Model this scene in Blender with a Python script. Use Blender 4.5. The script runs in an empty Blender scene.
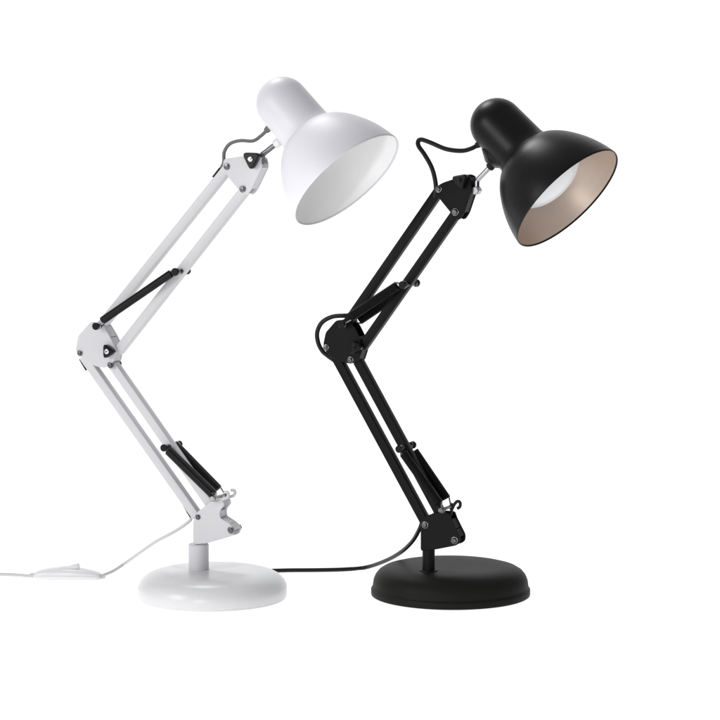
import bpy, bmesh, math, random
from mathutils import Vector, Matrix
random.seed(4)
S = bpy.context.scene
C = S.collection
MM = 0.001

# ------------------------------------------------------------------ camera
PITCH, DIST, ZT = math.radians(5.5), 2.4, 0.2426
cam_d = bpy.data.cameras.new('camera')
cam = bpy.data.objects.new('camera', cam_d); C.objects.link(cam)
cam_d.sensor_width = 36; cam_d.lens = 120; cam_d.clip_start = 0.05; cam_d.clip_end = 60
CAM = Vector((0, -DIST*math.cos(PITCH), ZT + DIST*math.sin(PITCH)))
cam.location = CAM
cam.rotation_euler = (math.pi/2 - PITCH, 0, 0)
S.camera = cam
FWD = Vector((0, math.cos(PITCH), -math.sin(PITCH)))
UP = Vector((0, math.sin(PITCH), math.cos(PITCH)))
RT = Vector((1, 0, 0))

def ray(px, py):
    return (FWD*DIST + RT*((px-360)*MM) + UP*((360-py)*MM)).normalized()
def ground(px, py, z=0.0):
    d = ray(px, py)
    return CAM + d*((z-CAM.z)/d.z)

# ------------------------------------------------------------------ materials
def principled(name, base, rough, spec=0.5, metal=0.0, coat=0.0, mottled=0.0, bump=0.0, scale=300.0, rvar=0.06, emis=None):
    m = bpy.data.materials.new(name); m.use_nodes = True
    nt = m.node_tree; b = nt.nodes['Principled BSDF']
    b.inputs['Metallic'].default_value = metal
    b.inputs['Specular IOR Level'].default_value = spec
    b.inputs['Coat Weight'].default_value = coat
    b.inputs['Coat Roughness'].default_value = 0.12
    tc = nt.nodes.new('ShaderNodeTexCoord')
    n = nt.nodes.new('ShaderNodeTexNoise'); n.inputs['Scale'].default_value = scale; n.inputs['Detail'].default_value = 4
    nt.links.new(tc.outputs['Object'], n.inputs['Vector'])
    n2 = nt.nodes.new('ShaderNodeTexNoise'); n2.inputs['Scale'].default_value = 22; n2.inputs['Detail'].default_value = 3
    nt.links.new(tc.outputs['Object'], n2.inputs['Vector'])
    mr = nt.nodes.new('ShaderNodeMapRange')
    mr.inputs['To Min'].default_value = max(0.02, rough-rvar); mr.inputs['To Max'].default_value = rough+rvar
    nt.links.new(n2.outputs['Fac'], mr.inputs['Value']); nt.links.new(mr.outputs['Result'], b.inputs['Roughness'])
    mx = nt.nodes.new('ShaderNodeMixRGB')
    mx.inputs['Color1'].default_value = (*[c*(1-mottled) for c in base], 1)
    mx.inputs['Color2'].default_value = (*[min(1, c*(1+mottled)) for c in base], 1)
    nt.links.new(n2.outputs['Fac'], mx.inputs['Fac']); nt.links.new(mx.outputs['Color'], b.inputs['Base Color'])
    if bump:
        bp = nt.nodes.new('ShaderNodeBump'); bp.inputs['Strength'].default_value = bump; bp.inputs['Distance'].default_value = 0.0004
        nt.links.new(n.outputs['Fac'], bp.inputs['Height']); nt.links.new(bp.outputs['Normal'], b.inputs['Normal'])
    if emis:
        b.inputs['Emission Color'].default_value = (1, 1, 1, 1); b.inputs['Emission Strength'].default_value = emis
    return m

M = dict(
    white_paint=principled('white_paint', (0.735, 0.73, 0.765), 0.42, 0.42, mottled=0.02, bump=0.02),
    white_metal=principled('white_metal', (0.61, 0.608, 0.625), 0.33, 0.4, mottled=0.02, bump=0.02),
    black_metal=principled('black_metal', (0.0058, 0.0058, 0.0063), 0.42, 0.11, mottled=0.1, bump=0.05, scale=700),
    steel=principled('steel', (0.42, 0.42, 0.43), 0.28, 0.5, metal=1.0),
    white_plastic=principled('white_plastic', (0.735, 0.735, 0.745), 0.28, 0.45, mottled=0.015, bump=0.02),
    white_inside=principled('white_inside', (0.88, 0.875, 0.875), 0.42, 0.4, mottled=0.02),
    white_cord=principled('white_cord', (0.56, 0.56, 0.56), 0.5, 0.3),
    grey_cord=principled('grey_cord', (0.14, 0.14, 0.145), 0.45, 0.4),
    black_paint=principled('black_paint', (0.0045, 0.0045, 0.005), 0.37, 0.22, mottled=0.15, bump=0.10, scale=650, rvar=0.08),
    black_base=principled('black_base', (0.0115, 0.0113, 0.0102), 0.52, 0.09, mottled=0.1, bump=0.08, scale=900),
    black_plastic=principled('black_plastic', (0.0055, 0.0055, 0.006), 0.28, 0.2),
    black_spring=principled('black_spring', (0.006, 0.006, 0.0065), 0.25, 0.3),
    black_cord=principled('black_cord', (0.009, 0.009, 0.010), 0.42, 0.25),
    silver_lining=principled('silver_lining', (0.66, 0.55, 0.475), 0.46, 0.5, metal=0.75, mottled=0.10, bump=0.12),
    chrome=principled('chrome', (0.72, 0.72, 0.73), 0.16, 0.5, metal=1.0),
    dark_steel=principled('dark_steel', (0.16, 0.16, 0.17), 0.30, 0.5, metal=0.9),
    bulb_glass=principled('bulb_glass', (0.86, 0.87, 0.88), 0.25, 0.5),
)

# ------------------------------------------------------------------ object helpers
def obj(name, bm, mat, parent=None, angle=32, smooth=True):
    bmesh.ops.recalc_face_normals(bm, faces=bm.faces[:])
    me = bpy.data.meshes.new(name); bm.to_mesh(me); bm.free()
    me.materials.append(mat)
    if smooth:
        me.shade_smooth(); me.set_sharp_from_angle(angle=math.radians(angle))
    o = bpy.data.objects.new(name, me); C.objects.link(o)
    if parent: o.parent = parent
    return o

def basis(axis, hint=Vector((0, 0, 1))):
    a = axis.normalized()
    if abs(a.dot(hint)) > 0.97: hint = Vector((1, 0, 0))
    x = hint.cross(a).normalized(); y = a.cross(x).normalized()
    return x, y, a

def lathe(bm, prof, origin=Vector((0, 0, 0)), axis=Vector((0, 0, 1)), n=64, closed=False):
    x, y, a = basis(axis)
    rings = []
    for (r, h) in prof:
        if r < 1e-7:
            rings.append([bm.verts.new(origin + a*h)])
        else:
            rings.append([bm.verts.new(origin + a*h + (x*math.cos(2*math.pi*i/n) + y*math.sin(2*math.pi*i/n))*r) for i in range(n)])
    pairs = list(zip(rings[:-1], rings[1:]))
    if closed: pairs.append((rings[-1], rings[0]))
    for A, B in pairs:
        for i in range(n):
            j = (i+1) % n
            if len(A) == 1 and len(B) == 1: continue
            if len(A) == 1: bm.faces.new((A[0], B[i], B[j]))
            elif len(B) == 1: bm.faces.new((A[i], A[j], B[0]))
            else: bm.faces.new((A[i], A[j], B[j], B[i]))

def catmull(pts, n=10):
    P = [2*pts[0]-pts[1]] + list(pts) + [2*pts[-1]-pts[-2]]
    out = []
    for i in range(1, len(P)-2):
        p0, p1, p2, p3 = P[i-1], P[i], P[i+1], P[i+2]
        for k in range(n):
            t = k/n
            out.append(0.5*((2*p1) + (p2-p0)*t + (2*p0-5*p1+4*p2-p3)*t*t + (3*p1-p0-3*p2+p3)*t**3))
    out.append(P[-2]); return out

def tube(bm, pts, r, n=12, caps=True):
    T = [(pts[min(i+1, len(pts)-1)]-pts[max(i-1, 0)]).normalized() for i in range(len(pts))]
    x, y, _ = basis(T[0]); rings = []
    for p, t in zip(pts, T):
        x = (x - t*x.dot(t)).normalized(); y = t.cross(x)
        rings.append([bm.verts.new(p + (x*math.cos(2*math.pi*i/n) + y*math.sin(2*math.pi*i/n))*r) for i in range(n)])
    for A, B in zip(rings[:-1], rings[1:]):
        for i in range(n):
            j = (i+1) % n; bm.faces.new((A[i], A[j], B[j], B[i]))
    if caps:
        bm.faces.new(rings[0][::-1]); bm.faces.new(rings[-1])

def rod(bm, a, b, r, n=24, ch=None):
    """a turned rod with chamfered ends"""
    d = b-a; L = d.length; c = min(r*0.22, L*0.2) if ch is None else ch
    lathe(bm, [(0, 0), (r-c, 0), (r, c), (r, L-c), (r-c, L), (0, L)], a, d, n)

def bar(bm, a, b, wid, thk, yax=Vector((0, 1, 0)), ch=1.1*MM):
    """square tube from a to b with rounded long edges"""
    d = (b-a).normalized(); s = yax.cross(d).normalized(); t = d.cross(s)
    W, H = wid/2, thk/2; sec = []
    for (sx, sy) in ((1, 1), (-1, 1), (-1, -1), (1, -1)):
        cx, cy = sx*(W-ch), sy*(H-ch)
        a0 = {(1, 1): 0, (-1, 1): 90, (-1, -1): 180, (1, -1): 270}[(sx, sy)]
        for k in range(4):
            an = math.radians(a0 + 30*k); sec.append((cx+ch*math.cos(an), cy+ch*math.sin(an)))
    R = [[bm.verts.new(p + s*u + t*v) for u, v in sec] for p in (a, b)]
    n = len(sec)
    for i in range(n):
        j = (i+1) % n; bm.faces.new((R[0][i], R[0][j], R[1][j], R[1][i]))
    bm.faces.new(R[0][::-1]); bm.faces.new(R[1])

def round_poly(p2, r=2.5*MM, k=5):
    """round the corners of a 2-D polygon"""
    out = []; n = len(p2)
    for i in range(n):
        a, b, c = Vector(p2[i-1]), Vector(p2[i]), Vector(p2[(i+1) % n])
        q = min(r, (a-b).length*0.45, (c-b).length*0.45)
        s = b+(a-b).normalized()*q; e = b+(c-b).normalized()*q
        for t in [j/(k-1) for j in range(k)]:
            out.append(s*(1-t)**2 + b*2*t*(1-t) + e*t*t)
    return out

def plate(bm, poly, y0, y1, bev=0.4*MM):
    """flat plate in the local xz plane from y0 to y1 with bevelled outline"""
    def ring(y, inset):
        c = []; n = len(poly)
        for i in range(n):
            a, b, d = poly[i-1], poly[i], poly[(i+1) % n]
            t = (d-a).normalized(); nn = Vector((t.y, -t.x))
            c.append(b - nn*inset*sgn)
        return [bm.verts.new((q.x, y, q.y)) for q in c]
    area = sum(poly[i-1].x*poly[i].y - poly[i].x*poly[i-1].y for i in range(len(poly)))
    sgn = 1 if area > 0 else -1
    s = 1 if y1 > y0 else -1
    R = [ring(y0, bev), ring(y0+s*bev, 0), ring(y1-s*bev, 0), ring(y1, bev)]
    n = len(poly)
    for A, B in zip(R[:-1], R[1:]):
        for i in range(n):
            j = (i+1) % n; bm.faces.new((A[i], A[j], B[j], B[i]))
    bm.faces.new(R[0]); bm.faces.new(R[-1][::-1])

def helix(a, b, r, pitch, seg=14):
    d = b-a; L = d.length; x, y, t = basis(d); turns = L/pitch; N = int(turns*seg)
    return [a + t*(L*i/N) + (x*math.cos(2*math.pi*i/seg)+y*math.sin(2*math.pi*i/seg))*r for i in range(N+1)]

# ------------------------------------------------------------------ the lamp
def make_lamp(P):
    foot = ground(*P['post_ground'])
    YAW = math.radians(P['yaw'])
    root = bpy.data.objects.new('desk_lamp', None); C.objects.link(root)
    root.empty_display_size = 0.03
    root.location = foot; root.rotation_euler = (0, 0, -YAW)
    root['label'] = P['label']; root['category'] = 'desk lamp'; root['group'] = 'swing-arm desk lamps'
    R = Matrix.Rotation(-YAW, 3, 'Z'); Ri = R.transposed()
    nrm = R @ Vector((0, 1, 0))
    loc = lambda w: Ri @ (w-foot)                       # world -> lamp
    def at(px, py, y=0.0):
        """point of the arms' plane (moved y mm to the back)"""
        d = ray(px, py); p0 = foot + nrm*(y*MM)
        return loc(CAM + d*((p0-CAM).dot(nrm)/d.dot(nrm)))
    def g(px, py, z=0.0): return loc(ground(px, py, z*MM))
    m = P['mats']; met = m['metal']
    PY = 8.2; PT = 1.8                                  # plates' distance from the middle, thickness

    # ---- base
    bc = loc(ground(*P['base_ground']))
    bm = bmesh.new()
    lathe(bm, [(r*MM, h*MM) for r, h in P['base_prof']], bc, Vector((0, 0, 1)), 128)
    base = obj('base', bm, m['base'], root)
    # ---- post
    zt = at(*P['post_top']).z; r = P['post_r']*MM; ztop = P['base_h']*MM
    bm = bmesh.new()
    lathe(bm, [(0, ztop-4*MM), (r, ztop-4*MM), (r, zt-1.2*MM), (r-1.0*MM, zt), (r*0.45, zt), (r*0.45, zt+5*MM), (0, zt+5*MM)], Vector((0, 0, 0)), n=48)
    obj('post', bm, m['metal'], root)
    if P.get('collar'):
      bm = bmesh.new()
      lathe(bm, [(r+0.2*MM, ztop-1.5*MM), (r+3.2*MM, ztop-1.5*MM), (r+3.0*MM, ztop+0.7*MM), (r+2.4*MM, ztop+1.1*MM), (r+0.2*MM, ztop+1.1*MM)], n=48, closed=True)
      obj('post_collar', bm, m['base'], root)

    # ---- brackets
    def bracket(name, pts, webs, rad=2.6, back=None):
        bm = bmesh.new()
        q = [at(x, y, -PY) for x, y in pts]; pol = [Vector((v.x, v.z)) for v in q]
        plate(bm, round_poly(pol, rad*MM), -PY*MM, -(PY-PT)*MM)
        plate(bm, round_poly(pol, rad*MM), (PY-PT)*MM, PY*MM)
        for i in webs:                                  # folded sheet between the two plates
            a, b = pol[i], pol[(i+1) % len(pol)]
            cx = sum((p for p in pol), Vector((0, 0)))/len(pol)
            d = (b-a); n = Vector((-d.y, d.x)).normalized()
            if n.dot(cx-a) < 0: n = -n
            a2, b2 = a + d*0.04 + n*0.6*MM, b - d*0.04 + n*0.6*MM
            plate(bm, [a2, b2, b2+n*1.6*MM, a2+n*1.6*MM], -(PY-PT-0.05)*MM, (PY-PT-0.05)*MM, 0.1*MM)
        return obj(name, bm, met, root)
    low = bracket('lower_bracket', P['low_poly'], P['low_web'])
    elb = bracket('elbow_bracket', P['elb_poly'], P['elb_web'], 2.4)
    top = bracket('top_bracket', P['top_poly'], P['top_web'], 3)

    def bolt(parent, px, py, r=2.6, mat=None, y=-PY, far=True):
        c = at(px, py, y); mat = mat or m['bolt']
        bm = bmesh.new()
        yv = Vector((0, -1, 0))
        lathe(bm, [(0, -0.3*MM), (r*1.35*MM, -0.3*MM), (r*1.35*MM, 0.4*MM), (r*1.1*MM, 0.55*MM)], c, yv, 28)       # washer
        lathe(bm, [(0, 0.4*MM), (r*MM, 0.4*MM), (r*MM, 1.6*MM), (r*0.75*MM, 2.4*MM), (r*0.42*MM, 2.5*MM), (r*0.36*MM, 1.7*MM), (0, 1.7*MM)], c, yv, 6 if r > 2.3 else 24)
        if far:
            e = c + Vector((0, (PY-y)*MM, 0))
            rod(bm, c, e, r*0.6*MM, 16)
            lathe(bm, [(0, 0), (r*1.2*MM, 0), (r*1.2*MM, 1.8*MM), (r*0.8*MM, 2.4*MM), (0, 2.4*MM)], e, Vector((0, 1, 0)), 6)
        return obj('bolt', bm, mat, parent, 25)
    def knob(parent, px, py, size, rot, y=-PY-0.6):
        c = at(px, py, y); s = size*MM
        pol = []
        for k in range(3):                              # three-lobed hand nut
            a = math.radians(rot+120*k)
            pol.append(Vector((c.x+math.cos(a)*s, c.z+math.sin(a)*s)))
        pol = round_poly(pol, s*0.55, 9)
        bm = bmesh.new(); plate(bm, pol, c.y, c.y-6.5*MM, 1.2*MM)
        kb = obj('knob', bm, M['black_plastic'], parent)
        bm = bmesh.new()
        lathe(bm, [(0, 6.3*MM), (2.6*MM, 6.3*MM), (2.6*MM, 7.3*MM), (2.1*MM, 7.6*MM), (1.5*MM, 7.6*MM), (1.5*MM, 9.4*MM), (1.1*MM, 9.9*MM), (0, 9.9*MM)], c, Vector((0, -1, 0)), 24)
        obj('screw', bm, m['screw'], kb)
    for par, key in ((low, 'low_bolts'), (elb, 'elb_bolts'), (top, 'top_bolts')):
        for b in P[key]: bolt(par, *b)
    for who, px, py, s, rot in P['knobs']:
        knob({'elb': elb, 'top': top, 'low': low}[who], px, py, s, rot)

    # ---- four arm tubes
    for name, a, b in P['arms']:
        A, B = at(*a), at(*b); bm = bmesh.new()
        bar(bm, A, B, P['bar_w']*MM, 9.6*MM)
        ar = obj(name, bm, met, root)
    # ---- tension springs
    for s in P['springs']:
        a, b, side, rr = s['a'], s['b'], s['side'], s.get('r', 4.2)
        A, B = at(a[0], a[1], side), at(b[0], b[1], side)
        d = (B-A).normalized(); bm = bmesh.new()
        wire = 0.66*MM
        tube(bm, helix(A, B, rr*MM-wire, 1.27*MM), wire, 6)
        sp = obj('spring', bm, m['spring'], root, 60)
        pins = [Vector((c.x, side*MM, c.z)) for c in (at(q[0], q[1]) for q in P['pegs'])]
        for e, dirn, ln in ((A, -d, s['ha']), (B, d, s['hb'])):     # hooked ends, closed round the nearest peg
            bm = bmesh.new()
            pin = min(pins, key=lambda q: (q-e).length)
            if (pin-e).length < 22*MM:
                dirn = (pin-e).normalized(); ln = (pin-e).length/MM
            x = dirn.cross(Vector((0, 1, 0))).normalized()
            pts = [e - dirn*2*MM + x*(rr-1.2)*MM, e + dirn*0.6*MM + x*(rr-1.6)*MM]
            for k in range(20, 300, 28):
                an = math.radians(k)
                pts.append(e + dirn*ln*MM - dirn*math.cos(an)*2.9*MM + x*math.sin(an)*2.9*MM)
            tube(bm, catmull(pts, 4), 0.9*MM, 8)
            obj('hook', bm, m['hook'], sp, 60)
    for px, py, y0, y1, r, pm in P['pegs']:                 # pegs the springs hang on
        c = at(px, py, 0); bm = bmesh.new()
        a = Vector((c.x, y0*MM, c.z)); b = Vector((c.x, y1*MM, c.z))
        L = b-a
        lathe(bm, [(0, 0), (r*0.8*MM, 0), (r*MM, 0.5*MM), (r*MM, 2.4*MM), (r*0.62*MM, 3.2*MM), (r*0.62*MM, L.length-3.2*MM), (r*MM, L.length-2.4*MM), (r*MM, L.length-0.5*MM), (r*0.8*MM, L.length), (0, L.length)], a, L, 24)
        obj('spring_peg', bm, M[pm], root)
    # ---- spring lugs on the lower bracket: two curled ears
    for sy in P['lug_y']:
        bm = bmesh.new()
        pts = [at(x, y, sy if len(P['lug_y']) == 1 else -PY) for x, y in P['lug']]
        pts = [Vector((p.x, sy*MM, p.z)) for p in pts]
        c2 = catmull(pts, 6)
        tube(bm, c2, 1.6*MM, 12)
        obj('spring_lug', bm, m['lug'], low)

    # ---- dark slots where the cable enters the tubes
    for a, b in P['slots']:
        A, B = at(a[0], a[1], -1.5), at(b[0], b[1], -1.5); bm = bmesh.new()
        bar(bm, A, B, 1.7*MM, 4.5*MM, ch=0.5*MM)
        obj('cable_grommet', bm, M['black_plastic'], root)

    # ---- head
    H = P['head']
    n2 = Vector((H['n'][0], H['n'][1])).normalized(); tl = math.radians(H['tilt'])
    axis_w = (RT*n2.x - UP*n2.y)*math.cos(tl) - FWD*math.sin(tl)
    ax = (Ri @ axis_w).normalized()
    Q = at(H['c'][0]-n2.x*78, H['c'][1]-n2.y*78)
    rim = Q + ax*(78/math.cos(tl))*MM
    HM = MM*H['sc']
    bk = -ax
    outer = [(65.2, 0), (65.3, 1.2), (65.0, 3), (63.6, 10), (60.8, 20), (57.0, 30), (52.0, 40), (45.8, 50), (39.5, 57.5), (34, 62.3), (29.5, 65.2), (26.2, 66.6)]
    def smooth_prof(p, k=5):
        v = catmull([Vector((a, b, 0)) for a, b in p], k); return [(q.x*HM, q.y*HM) for q in v]
    T = 1.3
    inner = [(64.0, 1.2), (63.7, 3), (62.3, 10), (59.5, 20), (55.7, 30), (50.7, 40), (44.5, 48.8), (38.2, 56), (32.7, 60.8), (27, 64), (26.0, 64.4)]
    bm = bmesh.new()
    so = smooth_prof(outer); 
    lip = [(65.2*HM, 0), (64.9*HM, -0.5*HM), (64.3*HM, -0.4*HM), (64.0*HM, 0.2*HM)]
    shell_in = [(r+0.35*HM, h) for r, h in smooth_prof(inner)]
    lathe(bm, so[::-1] + lip[1:] + shell_in, rim, bk, 128, closed=True)
    shade = obj('shade', bm, m['shade'], root, 40)
    bm = bmesh.new()
    si = smooth_prof(inner)
    lathe(bm, si + [(26.0*HM, 66*HM), (25.6*HM, 100*HM), (0, 100*HM)], rim, bk, 128)
    obj('shade_lining', bm, m['lining'], shade, 40)
    bm = bmesh.new()
    cap = [(30.0, 64.0), (29.3, 66.5), (28.5, 69), (28.0, 73), (27.8, 80), (27.4, 95), (27.1, 109)]
    for k in range(1, 13):
        an = math.radians(90*k/12); cap.append((27.1*math.cos(an), 109+27.1*math.sin(an)))
    cap[-1] = (0, 136.1)
    lathe(bm, [(26.3*HM, 64*HM)] + [(r*HM, h*HM) for r, h in cap], rim, bk, 96)
    capo = obj('socket_cap', bm, m['cap'], root, 50)
    if P.get('boss'):                                   # moulded seat of the stalk on the cap
        tgt = at(*P['rod'][1]); hh = (tgt-rim).dot(bk); c = rim + bk*(hh+0.003); d = (tgt-c); d = (d - bk*d.dot(bk)).normalized()
        r0, L = P['boss']; bm = bmesh.new()
        lathe(bm, [(0, 15*HM), (r0*2.0*HM, 15*HM), (r0*1.95*HM, 22*HM), (r0*1.7*HM, 26*HM), (r0*1.3*HM, 29*HM), (r0*1.0*HM, 31*HM), (r0*0.8*HM, (L-1)*HM), (r0*0.65*HM, L*HM), (0, L*HM)], c, d, 40)
        obj('stalk_seat', bm, m['cap'], capo, 40)
    if P.get('bulb'):
        bm = bmesh.new(); br, bh, bd = P['bulb']; pr = []
        for k in range(0, 15):
            an = math.radians(-90 + 100*k/14); pr.append((max(0, br*math.cos(an)), bh+bd*math.sin(an)))
        pr[0] = (0, bh-bd)
        pr += [(br*0.93, bh+7), (br*0.82, bh+12), (br*0.68, bh+18), (18, bh+27), (14, bh+34), (13.5, 99)]
        lathe(bm, [(a*HM, b*HM) for a, b in pr], rim, bk, 64)
        obj('bulb', bm, M['bulb_glass'], root, 60)
    # ---- swivel stalk between top bracket and socket cap
    a, b = at(*P['rod'][0]), at(*P['rod'][1])
    bm = bmesh.new(); rod(bm, a, b + (b-a).normalized()*3*MM, 2.6*MM)
    st = obj('swivel_stalk', bm, m['stalk'], root)
    bm = bmesh.new(); d = (b-a).normalized()
    rod(bm, b-d*3.0*MM, b+d*4*MM, 4.4*MM)
    obj('stalk_collar', bm, m['collar'], st)
    bm = bmesh.new(); c = at(*P['swivel'])
    lathe(bm, [(0, -5*MM), (3.6*MM, -5*MM), (4.4*MM, -4.2*MM), (4.4*MM, 4.2*MM), (3.6*MM, 5*MM), (0, 5*MM)], Vector((c.x, 0, c.z)), Vector((0, 1, 0)), 6)
    tube(bm, [Vector((c.x, 0, c.z)), a, a + d*2*MM], 3.0*MM, 16)
    obj('swivel_nut', bm, m['swivel'], st, 25)
    # ---- cables
    def cord(name, pts, r, mat, n=12):
        bm = bmesh.new(); tube(bm, catmull(pts, n), r*MM, 14)
        return obj(name, bm, mat, root, 70)
    hc = [at(x, y, yy) for x, y, yy in P['head_cord']]
    h = cord('head_cord', hc, P['cord_r'], m['head_cord'])
    bm = bmesh.new(); e = hc[-1]; d = (hc[-1]-hc[-2]).normalized()
    lathe(bm, [(0, 0), (2.6*MM, 0), (3.1*MM, 1*MM), (3.6*MM, 5*MM), (4.6*MM, 6*MM), (4.6*MM, 9*MM), (0, 9*MM)], e-d*4*MM, d, 24)
    obj('strain_relief', bm, m['relief'], h)
    if P.get('loop'):
        cord('elbow_cord', [at(x, y, yy) for x, y, yy in P['loop']], P['cord_r'], m['head_cord'])
    pc = []
    for q in P['power_cord']:
        if q[0] == 'a': pc.append(at(q[1], q[2], q[3]))
        else: pc.append(g(q[1], q[2], q[3]))
    cord('power_cord', pc, P['cord_r']*0.95, m['cord'], 14)
    return root, at, g, loc

common = dict(bar_w=9.4)
white = dict(common,
    label='white swing-arm desk lamp with glossy white shade and black springs, left of the black lamp',
    yaw=24, post_ground=(199, 597), base_ground=(212.5, 597.5), base_h=28.6, post_r=10.3, post_top=(199, 543.4),
    base_prof=[(0, 0), (73.6, 0), (74.4, 0.6), (74.6, 1.6), (74.5, 2.3), (75.3, 2.9), (75.7, 4.5), (75.7, 9.5), (75.0, 13.5), (73.0, 17.8), (69.4, 21.6), (64, 24.7), (56.5, 26.9), (46, 28.1), (30, 28.6), (0, 28.7)], lug_y=(-7.3, 7.3),
    mats=dict(metal=M['white_metal'], base=M['white_plastic'], shade=M['white_paint'], cap=M['white_paint'], lining=M['white_inside'],
              bolt=M['dark_steel'], screw=M['chrome'], hook=M['steel'], spring=M['black_spring'], stalk=M['dark_steel'], swivel=M['dark_steel'], collar=M['white_paint'], lug=M['white_metal'],
              head_cord=M['grey_cord'], cord=M['white_cord'], relief=M['grey_cord']),
    low_poly=[(193, 521), (197, 512), (202, 508.5), (211, 501), (222, 499.5), (224.5, 505), (219.5, 511), (219.8, 518), (229, 523.5), (234.5, 529), (232.5, 536), (206, 543.5), (193, 544.5)],
    low_web=[6, 7, 8], low_bolts=[(198, 517, 2.2), (231, 530, 2.8)],
    elb_poly=[(91, 321.5), (103, 325), (110, 337), (115.5, 349), (113.5, 362), (105, 368), (96, 366.5), (83, 360), (75.5, 350.5), (78, 336)],
    elb_web=[1, 2, 3], elb_bolts=[(80, 353, 2.4), (110.5, 365, 2.6)],
    top_poly=[(223.5, 159), (245, 156), (260, 157), (262, 167), (251, 190), (246.5, 195.5), (240.5, 192.5), (228, 177), (222.5, 168)],
    top_web=[3, 2], top_bolts=[(227, 166.5, 2.6), (242.8, 189, 2.7)],
    knobs=[('elb', 110, 351, 9.8, 0), ('top', 253.5, 159, 12.5, 28)],
    arms=[('lower_arm', (84.5, 356), (197.5, 516)), ('lower_arm', (114, 365), (217.5, 513)),
          ('upper_arm', (101, 327), (229, 167.5)), ('upper_arm', (119, 351), (245.5, 190))],
    springs=[dict(a=(102.5, 320.5), b=(171, 273.5), side=-13.5, ha=5, hb=6),
             dict(a=(168.5, 450.5), b=(213.2, 494.3), side=-12.5, ha=5, hb=5.5, r=5.0),
             dict(a=(177, 447), b=(218, 489), side=12.5, ha=5, hb=6, r=5.0)],
    pegs=[(183.5, 271, -19, 9, 4.0, 'black_plastic'), (104.5, 325, -19, 5, 3.8, 'black_plastic'), (171.5, 446, -17.5, 17.5, 3.7, 'black_plastic'), (219.5, 496.5, -16.5, 16.5, 2.9, 'steel')],
    lug=[(215, 506), (219, 501), (222.5, 499), (226.2, 498), (228, 495.2), (226.8, 492.4), (224, 492.2)],
    slots=[((213.5, 177), (220.5, 168)), ((80.5, 359), (87, 370)), ((184.5, 505.5), (191.5, 517))],
    head=dict(n=(0.629, 0.777), c=(346, 180.8), tilt=17, sc=0.962),
    rod=[(262, 155), (277, 143.2)], swivel=(262, 163),
    cord_r=1.75,
    head_cord=[(219, 172, 0), (223.5, 163, -2), (224.3, 152, -3), (230, 143.8, -3), (240.5, 140.6, -2), (253, 140.8, -1), (261.4, 135.5, 0), (268.5, 128.5, 0)],
    power_cord=[('a', 187, 511, -2), ('a', 191, 518.5, -1), ('a', 184.5, 525, 4), ('a', 172, 533, 20), ('a', 157, 541, 45), ('a', 141, 552, 70),
                ('g', 124, 564, 6), ('g', 112, 571.6, 4), ('g', 99.5, 576.4, 3.8)],
)
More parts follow.
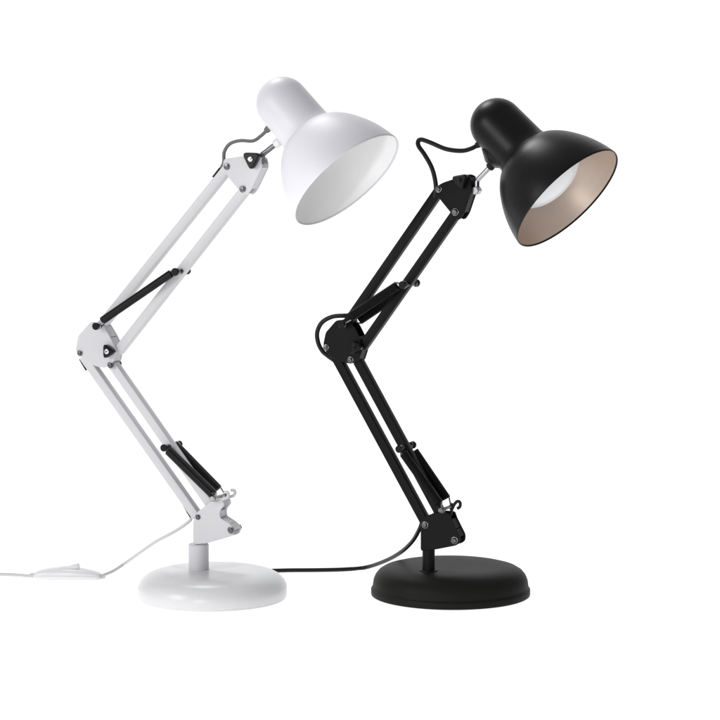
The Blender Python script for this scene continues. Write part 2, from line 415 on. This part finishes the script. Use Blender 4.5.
black = dict(common,
    label='matte black swing-arm desk lamp with black shade and metallic inside, right of the white lamp',
    yaw=24, post_ground=(428.5, 600.5), base_ground=(450.5, 594.5), base_h=30.4, post_r=6.3, post_top=(428, 538),
    base_prof=[(0, 0), (79.8, 0), (80.8, 0.6), (81.1, 1.6), (81.1, 6.2), (80.7, 7.0), (79.9, 7.4), (79.4, 8.2), (79.2, 11), (78.4, 16), (76.6, 20.4), (73.2, 24.6), (68, 27.7), (61, 29.6), (51, 30.4), (30, 30.7), (0, 30.8)],
    mats=dict(metal=M['black_metal'], base=M['black_base'], shade=M['black_paint'], cap=M['black_paint'], lining=M['silver_lining'],
              bolt=M['dark_steel'], screw=M['black_plastic'], hook=M['dark_steel'], spring=M['black_metal'], stalk=M['steel'], swivel=M['steel'], collar=M['black_paint'], lug=M['black_paint'],
              head_cord=M['black_cord'], cord=M['black_cord'], relief=M['black_plastic']),
    low_poly=[(420.5, 524), (422, 518), (428, 515), (437, 512.5), (449.5, 513.5), (451, 519), (456, 529), (460, 537), (459.5, 543), (456, 545.6), (436, 549.5), (420.5, 551)],
    low_web=[5, 6], low_bolts=[(425, 525, 2.6), (454.5, 540.5, 2.7)],
    elb_poly=[(336, 320.5), (345, 319.5), (353, 325), (358.5, 336), (362.5, 349), (358.5, 361.5), (350, 364), (338, 360.5), (327, 354), (323, 345), (325.5, 332.5)],
    elb_web=[3, 4], elb_bolts=[(326, 347.5, 2.3), (350.5, 360, 2.4)],
    top_poly=[(437, 186), (443, 182.5), (455, 178.5), (464, 174), (470.5, 176.5), (471.5, 191), (464, 213.5), (459.5, 220), (455, 219), (450.5, 212.5), (441.5, 201.5), (435.5, 193)],
    top_web=[4, 5], top_bolts=[(438.5, 189, 2.5), (455.2, 212, 2.7)],
    knobs=[('top', 462, 180.5, 11, 40), ('elb', 357, 347, 9.5, 0)],
    arms=[('lower_arm', (332.5, 349), (425.5, 521)), ('lower_arm', (358.5, 361), (447, 525)),
          ('upper_arm', (346, 326), (440, 190)), ('upper_arm', (363, 347), (457.5, 212))],
    springs=[dict(a=(350, 317), b=(397, 286), side=-12.5, ha=6, hb=7, r=4.8),
             dict(a=(360, 320), b=(403, 291), side=12.5, ha=6, hb=7, r=4.8),
             dict(a=(403.5, 453.5), b=(439, 503.5), side=-12.5, ha=6, hb=6, r=4.6),
             dict(a=(414, 451.5), b=(446, 498.5), side=12.5, ha=6, hb=6, r=5.2)],
    pegs=[(409.5, 284, -19, 19, 4.0, 'black_plastic'), (348, 323.5, -17, 17, 3.6, 'black_plastic'), (406, 447, -19, 19, 3.8, 'black_plastic'), (446.5, 508, -16.5, 16.5, 2.7, 'dark_steel')],
    lug=[(447, 521), (450, 515), (452, 509.5), (454.8, 503.8), (457.8, 501.2), (460.2, 503), (459.8, 506.8), (457.4, 508.4)],
    slots=[],
    head=dict(n=(0.661, 0.75), c=(563.8, 199.2), tilt=20, sc=0.972),
    bulb=(42, 38, 26), boss=(9.5, 33.5), lug_y=(0,), collar=True,
    rod=[(476.5, 181), (491, 166)], swivel=(476.5, 190.5),
    cord_r=2.3,
    head_cord=[(434.5, 197, -3), (436, 189, -4), (434.5, 177, -5), (431, 166, -6), (424.5, 154.5, -6), (418.6, 146, -5), (418.4, 141, -4), (421.8, 139.6, -4), (431, 142.8, -4), (446, 149, -2), (461, 150.8, 2), (471, 148.6, 5), (479.5, 144, 9)],
    loop=[(352, 316, 4), (344, 315.6, 0), (332, 316.8, -2), (322, 322.5, -3), (317.3, 332, -3), (318, 342, -3), (322, 350.5, 0), (328, 356, 2), (338, 363, 3)],
    power_cord=[('a', 425, 515, 0), ('a', 422.5, 521, -1), ('a', 419.5, 529, 2), ('a', 412.5, 541, 25), ('a', 401, 552, 55), ('a', 386, 560.5, 90),
                ('g', 366, 567.3, 3), ('g', 345, 569.3, 2.4), ('g', 318, 570, 2.4), ('g', 285, 570.3, 2.4), ('g', 262, 571.5, 2.4), ('g', 240, 576, 2.4), ('g', 216, 581.5, 2.4)],
)
wl, wat, wg, wloc = make_lamp(white)
bl, bat, bg, bloc = make_lamp(black)

# ------------------------------------------------------------------ in-line rocker switch on the white lamp's cord
def loft(bm, sections, o, ux, uy, uz, n=40, e=3.2):
    rings = []
    for (x, hw, z0, z1) in sections:
        zc, hh = (z0+z1)/2, (z1-z0)/2; ring = []
        for i in range(n):
            t = 2*math.pi*i/n; c, s = math.cos(t), math.sin(t)
            yy = hw*math.copysign(abs(c)**(2/e), c); zz = zc+hh*math.copysign(abs(s)**(2/e), s)
            ring.append(bm.verts.new(o + ux*x*MM + uy*yy*MM + uz*zz*MM))
        rings.append(ring)
    for A, B in zip(rings[:-1], rings[1:]):
        for i in range(n):
            j = (i+1) % n; bm.faces.new((A[i], A[j], B[j], B[i]))
    bm.faces.new(rings[0][::-1]); bm.faces.new(rings[-1])
s0, s1 = wg(34.5, 579.4), wg(100.5, 580.0)
ux = (s1-s0); LEN = ux.length/MM; ux.normalize(); uz = Vector((0, 0, 1)); uy = uz.cross(ux)
f = LEN/66.0
bm = bmesh.new()
loft(bm, [(0, 6.0, 1.6, 6.0), (0.6*f, 7.0, 0.5, 7.4), (2.5*f, 8.0, 0.1, 8.8), (8*f, 9.4, 0, 10.6), (16*f, 10.8, 0, 12.2), (26*f, 11.4, 0, 13.0), (36*f, 11.4, 0, 13.0), (46*f, 10.8, 0, 12.2), (56*f, 9.2, 0, 10.4), (62.5*f, 7.8, 0.1, 8.4), (65.2*f, 6.8, 0.5, 7.2), (66*f, 5.6, 1.6, 5.8)], s0, ux, uy, uz)
sw = obj('cord_switch', bm, M['white_plastic'], wl, 45)
bm = bmesh.new()
loft(bm, [(24*f, 4.2, 11.0, 13.2), (25*f, 4.8, 11, 13.7), (34*f, 5.2, 11, 14.6), (42*f, 5.2, 11, 17.2), (44*f, 4.9, 11, 17.4), (45*f, 4.2, 11, 16.2)], s0, ux, uy, uz, e=4)
obj('rocker', bm, M['white_plastic'], sw, 35)
bm = bmesh.new()
loft(bm, [(1.2*f, 7.6, 4.6, 5.0), (8*f, 9.65, 5.0, 5.5), (16*f, 11.05, 5.4, 5.9), (26*f, 11.65, 5.6, 6.1), (36*f, 11.65, 5.6, 6.1), (46*f, 11.05, 5.4, 5.9), (56*f, 9.45, 4.8, 5.3), (64.6*f, 7.5, 4.2, 4.6)], s0, ux, uy, uz, e=8)
obj('seam', bm, M['white_cord'], sw)
e0, e1 = s0+uz*4.2*MM, s1+uz*3.8*MM
for e, d in ((e0, -ux), (e1, ux)):
    bm = bmesh.new()
    lathe(bm, [(0, -2*MM), (2.9*MM, -2*MM), (2.7*MM, 1*MM), (2.3*MM, 4*MM), (2.0*MM, 5*MM), (0, 5*MM)], e, d, 24)
    obj('strain_relief', bm, M['white_cord'], sw)
bm = bmesh.new()
far = [e0+ux*1*MM, e0-ux*6*MM-uz*0.6*MM, wg(18, 575.1, 2.2), wg(0, 574.3, 1.8), wg(-30, 573.6, 1.8), wg(-90, 575, 1.8), wg(-170, 568, 1.8)]
tube(bm, catmull(far, 12), 1.7*MM, 14)
obj('power_cord', bm, M['white_cord'], wl, 70)

# ------------------------------------------------------------------ seamless white studio sweep (floor rolling up into the back wall), with added glow
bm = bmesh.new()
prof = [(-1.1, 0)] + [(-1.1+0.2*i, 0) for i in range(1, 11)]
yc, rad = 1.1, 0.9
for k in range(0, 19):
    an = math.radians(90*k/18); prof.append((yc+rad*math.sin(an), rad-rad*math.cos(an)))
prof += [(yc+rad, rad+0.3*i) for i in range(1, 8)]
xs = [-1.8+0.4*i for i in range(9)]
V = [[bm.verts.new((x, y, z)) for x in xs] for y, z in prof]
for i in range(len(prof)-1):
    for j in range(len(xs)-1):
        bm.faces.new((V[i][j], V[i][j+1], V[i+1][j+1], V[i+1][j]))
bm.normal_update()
sweep_glow = principled('white_sweep_glow', (0.42, 0.42, 0.42), 0.7, 0.1, mottled=0.01, emis=0.87)  # emission added to keep the sweep pure white and wash out shadows
sweep = obj('studio_floor', bm, sweep_glow)
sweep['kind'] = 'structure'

# ------------------------------------------------------------------ light: studio softboxes and an added spot
w = bpy.data.worlds.new('World'); S.world = w; w.use_nodes = True
w.node_tree.nodes['Background'].inputs['Color'].default_value = (0.95, 0.96, 1.0, 1)
w.node_tree.nodes['Background'].inputs['Strength'].default_value = 0.35
def softbox(name, loc, target, sx, sy, power, col):
    L = bpy.data.lights.new(name, 'AREA'); L.shape = 'RECTANGLE'; L.size = sx; L.size_y = sy; L.energy = power; L.color = col
    o = bpy.data.objects.new(name, L); C.objects.link(o); o.location = loc
    o.rotation_euler = (Vector(target)-Vector(loc)).to_track_quat('-Z', 'Y').to_euler()
    return o
softbox('key_softbox', (-1.9, -1.3, 0.85), (0, 0, 0.3), 0.9, 0.9, 18.5, (1, 0.99, 0.99))
softbox('front_softbox', (-0.75, -2.2, 0.22), (0, 0, 0.35), 0.6, 0.6, 8.0, (1, 1, 1))
softbox('top_softbox', (-0.35, 0.55, 1.45), (0.05, 0, 0.4), 0.4, 0.4, 7, (1, 1, 1))
L = bpy.data.lights.new('added_spot', 'SPOT'); L.energy = 5.4; L.spot_size = math.radians(13); L.spot_blend = 0.4; L.shadow_soft_size = 0.025  # added narrow spot, brightens a wedge inside the white lampshade
o = bpy.data.objects.new('added_spot', L); C.objects.link(o); o.location = (-0.56, -0.54, 0.07)
o.rotation_euler = (Vector((-0.005, -0.03, 0.425))-o.location).to_track_quat('-Z', 'Y').to_euler()
S.view_settings.view_transform = 'Standard'; S.view_settings.look = 'None'
S.view_settings.exposure = 0; S.view_settings.gamma = 1
S.cycles.use_denoising = True
